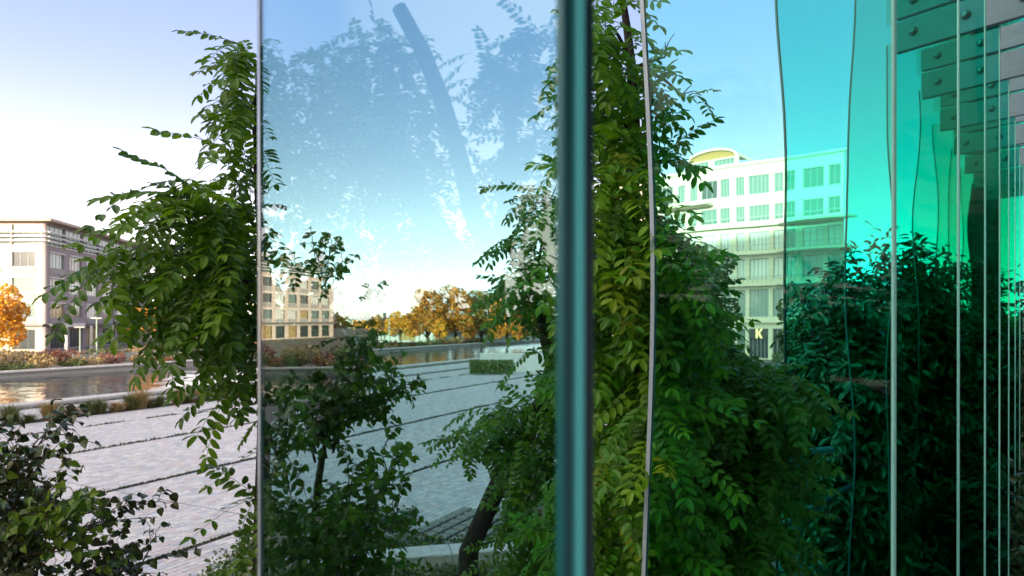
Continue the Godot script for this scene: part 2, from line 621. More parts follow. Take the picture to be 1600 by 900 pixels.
func corner_building() -> void:
	var o := thing("office_building", "five storey office block with glazed top floor across the canal", "building", Vector3.ZERO)
	var warm := textured(lin(.62, .50, .42), 0.15, 0.4, 0.85, 51)
	var shade_mauve := textured(lin(.34, .29, .30), 0.2, 0.4, 0.85, 52)  # same building, darker: the shade on this side is put into the colour
	var pattern := textured(lin(.50, .46, .45), 0.45, 1.6, 0.8, 53)
	var c := Vector3(-74.5, 0, -109)
	var e1 := Vector3(-1, 0, 0.01).normalized()
	var n1 := Vector3(0.01, 0, 1).normalized()
	var e2 := Vector3(-0.157, 0, -0.988).normalized()
	var n2 := Vector3(0.988, 0, -0.157).normalized()
	var heights := [[0.0, 4.1, 0.3, 3.5], [4.1, 8.2, 5.3, 7.7], [8.2, 12.3, 9.4, 11.8], [12.3, 16.4, 13.5, 15.9], [16.4, 20.6, 17.0, 20.3]]
	for side in [[e1, n1, 103.0, warm, 19], [e2, n2, 46.0, shade_mauve, 7]]:
		var lv := []
		for k in 5:
			var h = heights[k]
			var cols := []
			for j in side[4]:
				var bay := 5.3 if side[4] == 19 else 6.5
				var a: float = 1.6 + j * bay
				if k == 4:
					cols.append([a - 1.3, a + bay - 1.6, 3, 0.36])
				else:
					cols.append([a, a + (3.7 if side[4] == 19 else 4.6), 2 if side[4] == 19 else 3, 0.0])
			var panes := [M.pane_teal, M.pane_dark, M.pane_pale]
			if k == 0: panes = [M.pane_dark, M.pane_dark, M.pane_warm]
			if k == 1: panes = [M.pane_teal, M.pane_warm, M.pane_pale, M.pane_teal]
			if k == 4: panes = [M.pane_teal]
			lv.append([h[0], h[1], h[2], h[3], cols, M.frame_grey if k else M.frame_dark, panes])
		facade(o, c, side[0], side[1], side[2], lv, side[3])
		# sill bands, patterned panels under the windows, louvres in front of the top floor, the roof edge
		for k in range(1, 4):
			var h = heights[k]
			for j in side[4]:
				var bay := 5.3 if side[4] == 19 else 6.5
				var w := 3.7 if side[4] == 19 else 4.6
				var s := st_new()
				var mid: Vector3 = c + side[0] * (1.6 + j * bay + w / 2) + side[1] * 0.03
				obox(s, mid + Vector3.UP * (h[2] - 0.55), side[0] * w / 2, Vector3.UP * 0.48, side[1] * 0.06)
				put("patterned_panel", done(s), pattern, o)
				s = st_new()
				obox(s, mid + Vector3.UP * (h[3] + 0.09), side[0] * (w / 2 + 0.1), Vector3.UP * 0.08, side[1] * 0.16)
				put("lintel", done(s), M.frame_white, o)
		for y in [17.6, 18.3, 19.0]:
			var s := st_new()
			obox(s, c + side[0] * side[2] / 2 + side[1] * 0.7 + Vector3.UP * y, side[0] * (side[2] / 2 + 0.6), Vector3.UP * 0.09, side[1] * 0.22)
			put("louvre", done(s), M.frame_white, o)
		var cn := st_new()
		obox(cn, c + side[0] * side[2] / 2 + side[1] * 0.6 + Vector3.UP * 4.2, side[0] * (side[2] / 2 + 0.4), Vector3.UP * 0.18, side[1] * 0.6)
		put("canopy", done(cn), M.frame_dark, o)
	var s := st_new()
	var mid := c + e1 * 51.0 + e2 * 22.5
	obox(s, mid + Vector3.UP * 20.85, e1 * 52.7, Vector3.UP * 0.22, e2 * 24.2)
	put("roof", done(s), mat(lin(.42, .33, .26), 0.8), o)
	s = st_new()
	obox(s, mid + e1 * 3 + e2 * 2 + Vector3.UP * 10.2, e1 * 47.0, Vector3.UP * 10.1, e2 * 22.0)
	put("core", done(s), M.frame_dark, o)
	s = st_new()
	obox(s, c + e2 * 7.0 + n2 * 1.3 + Vector3.UP * 4.15, e2 * 3.6, Vector3.UP * 0.3, n2 * 0.08)
	put("fascia_sign", done(s), M.frame_white, o)
	# terrace in front: posts, tables and chairs
	for k in 4:
		s = st_new()
		var q := c + e2 * (2.0 + k * 9.0) + n2 * 2.2
		obox(s, q + Vector3.UP * 2.0, e2 * 0.16, Vector3.UP * 2.0, n2 * 0.16)
		put("canopy_post", done(s), M.frame_white, o)
	for k in 9:
		var q := c + n1 * (4.0 + (k % 3) * 1.7) + Vector3((k - 3) * 2.6 - 2.0, 0, 0)
		var tb := thing("terrace_table", "small dark cafe table, %s from the left on the terrace of the office block" % ordinal(k), "table", q, "terrace tables of the office block")
		s = st_new()
		tube(s, [Vector3(0, 0.70, 0), Vector3(0, 0.74, 0)], [0.38, 0.38], 12)
		put("tabletop", done(s), M.frame_dark, tb)
		s = st_new()
		tube(s, [Vector3(0, 0, 0), Vector3(0, 0.03, 0), Vector3(0, 0.05, 0), Vector3(0, 0.70, 0)], [0.24, 0.22, 0.03, 0.03], 10)
		put("pedestal", done(s), M.frame_dark, tb)

func letter_building() -> void:
	var o := thing("cream_building", "cream apartment block with arched roof top and letter over its door", "building", Vector3.ZERO)
	var cream := textured(lin(.68, .61, .47), 0.12, 0.35, 0.85, 61)
	var c := Vector3(39, 0, -80)
	var e := Vector3(-0.768, 0, -0.64).normalized()
	var n := Vector3(-0.64, 0, 0.768).normalized()
	var W := 34.0
	var cols := [[0.35, 1.75, 1, 0.0], [2.3, 4.75, 2, 0.0], [5.7, 6.8, 1, 0.0], [7.2, 8.35, 1, 0.0], [8.9, 11.4, 4, 0.0], [11.9, 13.0, 2, 0.0], [13.7, 15.0, 2, 0.0], [15.4, 17.7, 2, 0.0], [18.3, 19.4, 2, 0.0], [20.2, 21.3, 2, 0.0], [22.0, 24.4, 3, 0.0], [25.0, 26.2, 1, 0.0], [26.9, 28.1, 1, 0.0], [28.8, 31.2, 3, 0.0], [31.9, 33.0, 1, 0.0]]
	var lv := []
	var hs := [[0.0, 4.6, 0.1, 3.9], [4.6, 9.3, 5.4, 8.9], [9.3, 13.3, 10.2, 12.8], [13.3, 16.9, 13.9, 16.2], [16.9, 20.2, 17.6, 19.6], [20.2, 24.8, 21.0, 23.4]]
	for k in 6:
		var h = hs[k]
		var panes := [M.pane_teal, M.pane_dark] if k in [0, 1, 5] else ([M.pane_pale, M.pane_pale, M.pane_teal] if k < 4 else [M.pane_teal])
		lv.append([h[0], h[1], h[2], h[3], cols, M.frame_grey, panes])
	facade(o, c, e, n, W, lv, cream)
	var s := st_new()
	var plan := [c - n * 0.41 + e * 0.02, c - n * 0.41 + e * 33.98, c - n * 15.0 + e * 33.98, c + Vector3(0.36, 0, -0.93) * 15.0]
	for k in 4:
		var pa: Vector3 = plan[k]
		var pb: Vector3 = plan[(k + 1) % 4]
		quad(s, pa, pb, pb + Vector3.UP * 24.78, pa + Vector3.UP * 24.78)
	quad(s, plan[0] + Vector3.UP * 24.78, plan[1] + Vector3.UP * 24.78, plan[2] + Vector3.UP * 24.78, plan[3] + Vector3.UP * 24.78)
	put("core", done(s), cream, o)
	for k in 4:
		var y: float = [4.75, 9.45, 13.45, 16.95][k]
		var far: float = [0.35, 0.7, 0.9, 1.1][k]
		s = st_new()
		obox(s, c + e * 17 + n * far / 2 + Vector3.UP * y, e * 17.3, Vector3.UP * 0.13, n * far / 2)
		put("ledge", done(s), cream, o)
		if k:
			s = st_new()
			obox(s, c + e * 17 + n * (far - 0.06) + Vector3.UP * (y + 1.05), e * 17.2, Vector3.UP * 0.03, n * 0.03)
			for j in 58:
				obox(s, c + e * (0.1 + j * 0.593) + n * (far - 0.06) + Vector3.UP * (y + 0.58), e * 0.014, Vector3.UP * 0.44, n * 0.014)
			put("balcony_rail", done(s), M.frame_grey, o)
	# rounded balconies at the end on the right
	for y in [9.45, 13.45, 16.95]:
		s = st_new()
		var ctr: Vector3 = c + e * 3.0 + n * 0.6 + Vector3.UP * y
		for k in 14:
			var a := PI * k / 13.0
			var b := PI * (k + 1) / 13.0
			if k == 13: break
			var pa: Vector3 = ctr + e * cos(a) * 4.6 + n * sin(a) * 2.4
			var pb: Vector3 = ctr + e * cos(b) * 4.6 + n * sin(b) * 2.4
			for q in [[pa, pb]]:
				var lo := Vector3.UP * -0.16
				var hi := Vector3.UP * 0.11
				quad(s, pa + lo, pb + lo, pb + hi, pa + hi)
				for v in [ctr + hi, pa + hi, pb + hi, ctr + lo, pb + lo, pa + lo]: s.add_vertex(v)
		put("round_balcony", done(s), cream, o)
	s = st_new()
	obox(s, c + e * 17 + n * 0.12 + Vector3.UP * 24.95, e * 17.35, Vector3.UP * 0.15, n * 0.25)
	put("parapet", done(s), cream, o)
	# arched attic
	s = st_new()
	var a0 := 12.6
	var a1 := 20.2
	var half := (a1 - a0) / 2
	var centre := c + e * (a0 + half) + Vector3.UP * 25.1
	var rim := []
	for k in 17:
		var x := -half + 2.0 * half * k / 16.0
		rim.append(Vector2(x, 1.1 + 1.5 * sqrt(maxf(0.0, 1.0 - x * x / (half * half)))))
	for k in 16:
		var p: Vector2 = rim[k]
		var q: Vector2 = rim[k + 1]
		for ins in [[1.0, 0.0]]:
			var f := n * -0.1
			var bk := n * -9.0
			var pi := Vector2(p.x * 0.93, 1.1 + (p.y - 1.1) * 0.82)
			var qi := Vector2(q.x * 0.93, 1.1 + (q.y - 1.1) * 0.82)
			var P := func(v: Vector2, d: Vector3) -> Vector3: return centre + e * v.x + Vector3.UP * v.y + d
			quad(s, P.call(p, f), P.call(q, f), P.call(qi, f), P.call(pi, f))
			quad(s, P.call(p, bk), P.call(q, bk), P.call(q, f), P.call(p, f))
			quad(s, P.call(pi, f), P.call(qi, f), P.call(qi, n * -0.6), P.call(pi, n * -0.6))
	put("arched_roof", done(s), cream, o)
	s = st_new()
	for k in 16:
		var p: Vector2 = rim[k]
		var q: Vector2 = rim[k + 1]
		var P := func(v: Vector2) -> Vector3: return centre + e * v.x * 0.93 + Vector3.UP * (1.1 + (v.y - 1.1) * 0.82) - n * 0.6
		for v in [centre + Vector3.UP * 1.1 - n * 0.6, P.call(p), P.call(q)]: s.add_vertex(v)
	put("tympanum", done(s), mat(lin(.30, .17, .06), 0.8), o)
	facade(o, c + e * a0 + Vector3.UP * 25.1, e, n, a1 - a0, [[0.0, 1.1, 0.15, 0.95, [[0.5, 3.3, 4, 0.0], [4.1, 7.0, 4, 0.0]], M.frame_grey, [M.pane_teal]]], cream, 0.35, "attic_wall")
	# canopy over the upper left terrace
	s = st_new()
	obox(s, c + e * 19.4 + n * 1.3 + Vector3.UP * 20.2, e * 3.6, Vector3.UP * 0.16, n * 1.3)
	put("terrace_slab", done(s), cream, o)
	# lit letter over the entrance
	var tm := TextMesh.new()
	tm.text = "K"
	tm.font_size = 64
	tm.pixel_size = 0.026
	tm.depth = 0.08
	var f := SystemFont.new()
	f.font_names = PackedStringArray(["Droid Sans"])
	f.font_weight = 700
	tm.font = f
	var lm := mat(lin(.9, .75, .4), 0.5)
	lm.emission_enabled = true
	lm.emission = Color(1.0, 0.78, 0.42)
	lm.emission_energy_multiplier = 0.2
	put("lit_sign_letter", tm, lm, o, Transform3D(Basis(n.cross(Vector3.UP) * -1.0, Vector3.UP, n), c + e * 10.1 + n * 0.12 + Vector3.UP * 3.25))
	s = st_new()
	obox(s, c + e * 10.15 + n * 0.0 + Vector3.UP * 3.3, e * 1.2, Vector3.UP * 0.6, n * 0.05)
	put("sign_board", done(s), M.frame_dark, o)

func far_side() -> void:
	var gold := [Color(.70, .30, .02), Color(.78, .40, .03), Color(.6, .2, .012), Color(.6, .36, .05)]
	var rust := [Color(.52, .16, .012), Color(.62, .23, .015), Color(.42, .16, .015), Color(.30, .2, .03)]
	var mixed := [Color(.22, .17, .03), Color(.36, .15, .02), Color(.14, .15, .03), Color(.30, .18, .02)]
	far_tree("autumn_tree", "golden autumn tree in front of the office block at its left", "", on_plaza(80.5, 38), 8.6, 3.6, gold, 1500, 0.42)
	far_tree("autumn_tree", "yellow autumn tree at the right corner of the office block", "", at(232, 543, 122) * Vector3(1, 0, 1), 8.3, 3.1, gold, 1300, 0.40)
	var spec := [[668, 142, 12.2, 4.6, rust, "tall rust brown tree at the left of the far tree row"], [712, 146, 12.6, 4.8, rust, "tallest rusty orange tree of the far tree row"], [752, 150, 12.0, 4.6, mixed, "half green half brown tree of the far tree row"], [792, 147, 10.6, 4.2, rust, "second rusty tree from the right in the far tree row"], [834, 150, 11.0, 4.4, mixed, "olive brown tree at the right end of the far tree row"], [872, 155, 10.4, 4.4, mixed, "dull green tree behind the near edge of the glass"]]
	for q in spec:
		far_tree("plane_tree", q[5], "", at(q[0], 500, q[1]) * Vector3(1, 0, 1), q[2], q[3], q[4], 2600, 0.42, 13, "tree", 0.08)
	far_tree("autumn_tree", "low orange tree left of the far tree row beside a pavilion", "", at(626, 500, 140) * Vector3(1, 0, 1), 6.6, 3.6, gold, 1100, 0.42, 8)
	far_tree("autumn_tree", "slim young yellow tree on the far quay before the rusty trees", "", at(687, 500, 134) * Vector3(1, 0, 1), 5.6, 1.4, gold, 500, 0.3, 7)
	far_tree("autumn_tree", "orange tree low between sprigs left of the pavilion", "", at(575, 500, 150) * Vector3(1, 0, 1), 7.0, 3.4, gold, 1000, 0.42, 8)
	# pavilion with flat roof
	var p := thing("pavilion", "low pavilion with dark flat roof beyond the orange trees", "pavilion", at(640, 500, 158) * Vector3(1, 0, 1))
	var s := st_new()
	box(s, Vector3(0, 4.6, 0), Vector3(15, 0.5, 9))
	put("roof", done(s), M.frame_dark, p)
	facade(p, Vector3(-6.5, 0, 3.6), Vector3(1, 0, 0), Vector3(0, 0, 1), 13.0, [[0.0, 4.3, 0.4, 3.6, [[0.6, 3.8, 2, 0.0], [4.6, 8.4, 2, 0.0], [9.2, 12.4, 2, 0.0]], M.frame_dark, [M.pane_warm, M.pane_pale]]], M.pale_stone)
	# pale low hall behind the robinia
	var hl := thing("white_hall", "long low white hall behind the lawn across the canal", "building", at(330, 500, 190) * Vector3(1, 0, 1))
	var cols := []
	for k in 9: cols.append([1.0 + k * 4.4, 4.2 + k * 4.4, 1, 0.0])
	facade(hl, Vector3(-20, 0, 0), Vector3(1, 0, 0.05).normalized(), Vector3(-0.05, 0, 1).normalized(), 41.0, [[0.0, 5.4, 1.2, 3.6, cols, M.frame_grey, [M.pane_teal, M.pane_dark]]], mat(lin(.6, .58, .55), 0.9))
	s = st_new()
	box(s, Vector3(0.5, 5.6, -4), Vector3(43, 0.4, 10))
	put("roof", done(s), M.frame_grey, hl)
	# blocks in the distance
	var spots := [[455, 330, 40, 17, "cream distant apartment block seen low over the sprigs"], [540, 420, 46, 13, "second distant apartment block with low flat roof"], [300, 420, 40, 12, "distant pale block behind the white hall"], [1000, 360, 50, 14, "distant block behind the robinia"]]
	for q in spots:
		var b := thing("distant_block", q[4], "building", at(q[0], 500, q[1]) * Vector3(1, 0, 1))
		var W: float = q[2]
		var cc := []
		for k in int(W / 4.0): cc.append([0.8 + k * 4.0, 3.0 + k * 4.0, 1, 0.0])
		var lv := []
		for k in int(q[3] / 3.3): lv.append([k * 3.3, k * 3.3 + 3.3, k * 3.3 + 0.9, k * 3.3 + 2.5, cc, M.frame_grey, [M.pane_dark, M.pane_teal]])
		facade(b, Vector3(-W / 2, 0, 0), Vector3(1, 0, 0), Vector3(0, 0, 1), W, lv, mat(lin(.58, .5, .42), 0.9))
		s = st_new()
		box(s, Vector3(0, int(q[3] / 3.3) * 1.65 + 0.1, -6.4), Vector3(W - 0.02, int(q[3] / 3.3) * 3.3, 12.0))
		put("core", done(s), M.frame_grey, b)
	# a wood closing the view along the horizon
	var mm := MultiMesh.new()
	mm.transform_format = MultiMesh.TRANSFORM_3D
	mm.use_colors = true
	mm.mesh = M.clump
	mm.instance_count = 26000
	for i in mm.instance_count:
		var a := r(-1.75, 0.9)
		var d := r(430, 520)
		var h := (7.0 + 2.5 * sin(a * 37.0) + 2.0 * sin(a * 91.0 + 1.0)) * sqrt(rng.randf())
		mm.set_instance_transform(i, Transform3D(Basis.from_euler(Vector3(r(0, TAU), r(0, TAU), r(0, TAU))).scaled(Vector3.ONE * r(1.6, 3.0)), Vector3(sin(a) * d, h, -cos(a) * d)))
		var c: Color = (mixed + rust)[rng.randi() % 8]
		mm.set_instance_color(i, c)
	var wd := MultiMeshInstance3D.new()
	wd.name = "distant_wood"
	wd.multimesh = mm
	wd.material_override = M.far_leaf
	add_child(wd)
	tag(wd, "far wood along the horizon in autumn colour", "wood", "", "stuff")

func planting_beds() -> void:
	var reds := [Color(.20, .05, .03), Color(.14, .06, .03), Color(.24, .08, .04)]
	var greens := [Color(.07, .10, .02), Color(.10, .12, .03), Color(.05, .08, .02)]
	var tans := [Color(.30, .21, .08), Color(.24, .18, .08), Color(.36, .26, .12)]
	var kinds := [[reds, "dark red"], [greens, "green"], [tans, "tan"]]
	var where := ["near its left end", "left of the slim post", "below the office canopy", "beside the slim post", "under the yellow tree", "in the middle", "right of the yellow tree", "before the fence", "below the white hall", "before the lawn"]
	for k in 56:
		var kd = kinds[(k * 7 + k / 3) % 3]
		var t := -12.0 + k * 2.6 + r(-1, 1)
		low_shrub("bank_shrub", "%s low shrub, %s from the left of its colour on the far quay" % [kd[1], ordinal(k / 3)], "shrubs along the far quay", on_plaza(75.2 + r(-.7, .9), t), r(2.0, 4.2), r(0.8, 1.7), kd[0], 170, 0.3)
	for k in 20:
		var kd = [reds, greens, tans][k % 3]
		low_shrub("terrace_hedge", "%s tall hedge shrub behind the quay fence, %s from the left" % [["dark red", "green", "tan"][k % 3], ordinal(k)], "hedge shrubs behind the far quay", on_plaza(82.5 + r(-.5, .5), -16.0 + k * 5.2), 5.6, r(1.7, 2.4), kd, 380, 0.34)
	# fence of posts and glass-like sheets in front of the hedge
	var f := thing("bank_fence", "low grey fence before the hedge across the canal", "fence", Vector3.ZERO)
	var pm := chamfered(Vector3(0, 0.6, 0), Vector3(0.08, 1.2, 0.08), 0.01)
	var s := st_new()
	box(s, Vector3(0, 0.6, 0), Vector3(2.3, 0.95, 0.03))
	var pn := done(s)
	var bs := Basis(CANAL, Vector3.UP, CANAL.cross(Vector3.UP))
	for k in 22:
		put("post", pm, M.metal, f, Transform3D(bs, on_plaza(79.4, 46.0 + k * 2.45)))
		if k < 21: put("panel", pn, M.frame_grey, f, Transform3D(bs, on_plaza(79.4, 47.22 + k * 2.45)))
	# lawn behind
	s = st_new()
	quad(s, on_plaza(84, 84, 0.01), on_plaza(84, 170, 0.01), on_plaza(110, 170, 0.01), on_plaza(110, 84, 0.01))
	tag(put("lawn", done(s), textured(lin(.10, .13, .03), 0.4, 0.5, 1.0, 71)), "green lawn across the canal", "", "", "structure")
	# lamp posts
	var posts := [[151, 93.0, 5.2, "slim green lamp post on the far quay before the office block"], [125, 100.0, 3.9, "short white post beside the office canopy"], [608, 126.0, 7.0, "tall thin lamp post on the far quay left of the orange trees"]]
	for q in posts:
		var o := thing("lamp_post", q[3], "lamp post", at(q[0], 500, q[1]) * Vector3(1, 0, 1))
		s = st_new()
		tube(s, [Vector3.ZERO, Vector3(0, 0.4, 0), Vector3(0, 0.42, 0), Vector3(0, q[2], 0)], [0.14, 0.13, 0.085, 0.07], 8)
		put("pole", done(s), mat(lin(.30, .38, .30), 0.5), o)
		s = st_new()
		box(s, Vector3(0.0, q[2] + 0.05, 0), Vector3(1.5, 0.12, 0.3))
		put("lamp_head", done(s), M.frame_grey, o)
	# box hedge with low white parapet on the near quay, behind the glass
	var h := thing("hedge", "clipped green hedge at the edge of the near quay", "hedge", at(768, 500, 62.5) * Vector3(1, 0, 1))
	put("foliage", leafy(4500, 0.15, [Color(.08, .16, .02), Color(.13, .21, .03), Color(.06, .12, .015)], func() -> Vector3: return Vector3(r(-2, 2), r(0.1, 1.35), r(-.6, .6))), M.far_leaf, h)
	s = st_new()
	box(s, Vector3(3.6, 1.3, -3.2), Vector3(8.4, 2.6, 0.3))
	tag(put("parapet_wall", chamfered(at(815, 500, 66) * Vector3(1, 0, 1) + Vector3(0, 0.9, 0), Vector3(8.0, 1.8, 0.4), 0.03), mat(lin(.62, .64, .64), 0.8)), "white low wall beside the clipped hedge on the quay", "wall")

func tuft(blades: int, h: float, spread: float, seed_: int) -> ArrayMesh:
	var g := RandomNumberGenerator.new()
	g.seed = seed_
	var s := st_new()
	for k in blades:
		var a := g.randf_range(0, TAU)
		var out := Vector3(cos(a), 0, sin(a))
		var b := out * spread * 0.25 * g.randf()
		var hh := h * g.randf_range(0.5, 1.0)
		var m := b + out * spread * 0.35 * g.randf() + Vector3.UP * hh * 0.7
		var t := m + out * spread * g.randf_range(0.1, 0.5) + Vector3.UP * hh * g.randf_range(-0.1, 0.3)
		var sd := out.cross(Vector3.UP) * 0.012
		var v := g.randf_range(.7, 1.2)
		s.set_color(Color(v, v, v))
		quad(s, b - sd, b + sd, m + sd * .7, m - sd * .7)
		for q in [m - sd * .7, m + sd * .7, t]: s.add_vertex(q)
	return done(s)

func foreground_plaza() -> void:
	var plaza := MeshInstance3D.new()
	plaza.name = "plaza"
	var s := st_new()
	quad(s, on_plaza(2, -30, -0.022), on_plaza(2, 120, -0.022), on_plaza(43.2, 120, -0.022), on_plaza(43.2, -30, -0.022))
	plaza.mesh = done(s)
	plaza.material_override = textured(lin(.15, .145, .14), 0.3, 0.5, 0.95, 81)
	add_child(plaza)
	tag(plaza, "plaza of pale square stone setts", "", "", "structure")
	# setts: courses along the canal, 300 nearest as pieces and the rest as one field
	var bands := [[8.2, 13.05], [13.15, 19.5], [19.6, 26.2], [26.3, 32.2], [32.3, 35.7], [37.0, 41.5]]
	var pavers := []
	var mesh := chamfered(Vector3(0, 0.0, 0), Vector3(0.230, 0.06, 0.161), 0.010)
	var dir := Basis(CANAL, Vector3.UP, CANAL.cross(Vector3.UP))
	for b in bands:
		var rows := int((b[1] - b[0]) / 0.178)
		for i in rows:
			var p: float = b[0] + 0.09 + i * 0.178
			var off := r(0, 0.24)
			var t0 := maxf(-12.0, -0.5 * p)
			var t1 := minf(112.0, 2.6 * p + 6.0)
			var n := int((t1 - t0) / 0.247)
			for k in n:
				var q := on_plaza(p, t0 + off + k * 0.247, -0.012 + r(-.004, .004))
				var f := -q.z
				if f < 10.0 or f > 100.0 or q.x < (-0.95 if f < 46.0 else -0.42) * f - 1.0 or q.x > 0.16 * f: continue
				pavers.append(q)
	pavers.sort_custom(func(a, b): return a.length_squared() < b.length_squared())
	var tones := [Color(.47, .47, .49), Color(.53, .53, .54), Color(.57, .57, .57), Color(.50, .46, .45), Color(.42, .44, .48), Color(.54, .51, .50)]
	var mats := []
	for t in tones:
		mats.append(textured(t.linear_to_srgb(), 0.14, 1.2, 0.85, 82))
	for i in 300:
		put("paver", mesh, mats[rng.randi() % mats.size()], plaza, Transform3D(dir.rotated(Vector3.UP, r(-.015, .015)), pavers[i]))
	var mm := MultiMesh.new()
	mm.transform_format = MultiMesh.TRANSFORM_3D
	mm.use_colors = true
	mm.mesh = mesh
	mm.instance_count = pavers.size() - 300
	for i in range(300, pavers.size()):
		mm.set_instance_transform(i - 300, Transform3D(dir.rotated(Vector3.UP, r(-.015, .015)), pavers[i]))
		var c: Color = tones[rng.randi() % tones.size()]
		var k := r(0.92, 1.1)
		mm.set_instance_color(i - 300, Color(c.r * k, c.g * k, c.b * k))
	var pf := MultiMeshInstance3D.new()
	pf.name = "paver_field"
	pf.multimesh = mm
	var pm := textured(Color.WHITE, 0.14, 1.2, 0.85, 82)
	pm.vertex_color_use_as_albedo = true
	pf.material_override = pm
	pf.set_meta("kind", "stuff")
	plaza.add_child(pf)
	print("pavers ", pavers.size())
	# pale inlaid lines and dark movement joints across the courses
	for q in [[21.6, 8, 5.0], [15.4, 12.2, 3.6], [22.6, 20, 3.4], [28.6, 22, 6.0], [34.2, 30, 8.0], [39.4, 60, 22.0]]:
		put("pale_inlay", chamfered(Vector3.ZERO, Vector3(q[2], 0.06, 0.13), 0.006), mats[2] if q[2] < 20 else M.pale_stone, plaza, Transform3D(dir, on_plaza(q[0], q[1], -0.010)))
	var joint := mat(lin(.10, .10, .09), 1.0)
	for q in [[16.3, 6.3, 12.4], [22.9, 6.4, 12.4], [16.3, 6.3, 26.0], [22.9, 6.4, 26.0], [29.2, 5.7, 26.0]]:
		put("movement_joint", chamfered(Vector3.ZERO, Vector3(0.03, 0.06, q[1]), 0.002), joint, plaza, Transform3D(dir, on_plaza(q[0], q[2], -0.009)))
	# narrow joints where grass grows between the bands
	var gm := leaf_mat(lin(.05, .075, .018), 0.3, 0.7)
	var tf := tuft(16, 0.07, 0.10, 4)
	var gj := MultiMesh.new()
	gj.transform_format = MultiMesh.TRANSFORM_3D
	gj.mesh = tf
	var spots := []
	for p in [13.1, 19.55, 26.25, 32.25, 41.6]:
		var t := -6.0
		while t < 95.0:
			t += r(0.03, 0.09) * (1.0 if p < 20 else 1.8)
			if p == 32.25 and sin(t * 2.1) > 0.3: continue
			var q := on_plaza(p + r(-.035, .035), t, 0.0)
			if -q.z < 9.0: continue
			spots.append(Transform3D(Basis.from_euler(Vector3(0, r(0, TAU), 0)).scaled(Vector3(1, r(.5, 1.3), 1) * (1.0 if p < 20 else 1.5)), q))
	gj.instance_count = spots.size()
	for i in spots.size(): gj.set_instance_transform(i, spots[i])
	var go := MultiMeshInstance3D.new()
	go.name = "grass_joint"
	go.multimesh = gj
	go.material_override = gm
	add_child(go)
	tag(go, "short dark grass growing in the long joints of the plaza", "grass", "", "stuff")
	# strip with ornamental grasses near the quay
	s = st_new()
	var bed := [on_plaza(35.75, 8, 0.0), on_plaza(35.75, 44, 0.0), on_plaza(36.95, 44, 0.0), on_plaza(36.95, 8, 0.0)]
	quad(s, bed[0], bed[1], bed[2], bed[3])
	tag(put("planting_strip", done(s), M.dark_soil), "narrow strip of soil along the plaza", "", "", "structure")
	var tan_m := leaf_mat(lin(.34, .24, .10), 0.6, 0.8)
	var green_m := leaf_mat(lin(.10, .12, .03), 0.5, 0.7)
	var meshes := [tuft(260, 0.75, 0.8, 8), tuft(260, 0.95, 0.9, 9), tuft(240, 0.5, 0.9, 10)]
	for k in 40:
		var t := 11.0 + k * 0.72 + r(-.2, .2)
		var dry := k % 5 in [2, 4] or k > 32
		var o := thing("grass_clump", "%s ornamental grass clump, %s from the left in the %s of the strip" % ["dry tan" if dry else "green", ordinal(k % 20), "left" if k < 20 else "right"], "grass clump", on_plaza(36.3 + r(-.15, .15), t), "ornamental grasses in the plaza strip")
		put("blades", meshes[k % 3], tan_m if dry else green_m, o, Transform3D(Basis.from_euler(Vector3(0, k, 0)).scaled(Vector3.ONE * r(1.0, 1.6)), Vector3.ZERO))
	# low white stone kerb wall, planting and wide-jointed setts under the glass
	var a := at(430, 915, 12.9)
	var bpt := at(832, 880, 14.0)
	a.y = 0
	bpt.y = 0
	var d := (bpt - a).normalized()
	var kerb := thing("stone_bench", "long white stone bench wall at the edge of the planting", "bench", (a + bpt) / 2)
	var L := a.distance_to(bpt)
	var bb := Basis(d, Vector3.UP, d.cross(Vector3.UP))
	for k in 3:
		put("stone_block", chamfered(Vector3(0, 0.22, 0), Vector3(L / 3 - 0.012, 0.44, 0.62), 0.02), M.pale_stone, kerb, Transform3D(bb, d * (k - 1) * L / 3))
	s = st_new()
	for v in [[-6.0, 11.5], [3.2, 11.5], [3.6, 16.0], [2.8, 19.6], [-1.2, 19.2], [-3.0, 16.2]]:
		pass
	quad(s, Vector3(-7, 0.035, -9.0), Vector3(6, 0.035, -9.0), Vector3(6, 0.035, -18.0), Vector3(-1.6, 0.035, -17.2))
	tag(put("planting_bed", done(s), M.dark_soil), "dark planted soil below the trees", "", "", "structure")
	var setts := chamfered(Vector3(0, 0.04, 0), Vector3(0.27, 0.06, 0.27), 0.015)
	var sm := textured(lin(.24, .25, .23), 0.2, 1.0, 0.9, 83)
	var field := thing("grid_setts", "patch of dark wide-jointed square setts beside the tree trunk", "paving", Vector3(-0.75, 0.0, -16.0))
	for i in 9:
		for j in 8:
			put("paver", setts, sm, field, Transform3D(dir, dir * Vector3((i - 4) * 0.36, 0.01, (j - 3.5) * 0.36)))
	var cover := MultiMesh.new()
	cover.transform_format = MultiMesh.TRANSFORM_3D
	cover.use_colors = true
	cover.mesh = M.clump
	cover.instance_count = 5200
	for i in 5200:
		var q := Vector3(r(-6.0, 5.6), 0, -r(9.2, 17.4))
		if q.z < -15.0 + q.x * 0.1 and q.x < 0.8 and q.x > -2.4:
			q.x += 3.0
		cover.set_instance_transform(i, Transform3D(Basis.from_euler(Vector3(r(0, TAU), r(0, TAU), r(0, TAU))).scaled(Vector3.ONE * r(.08, .2)), q + Vector3(0, r(.04, .28), 0)))
		cover.set_instance_color(i, Color(r(.04, .09), r(.09, .15), r(.01, .025)))
	var co := MultiMeshInstance3D.new()
	co.name = "ground_cover"
	co.multimesh = cover
	co.material_override = M.far_leaf
	add_child(co)
	tag(co, "leafy ground cover in the planting bed", "ground cover", "", "stuff")

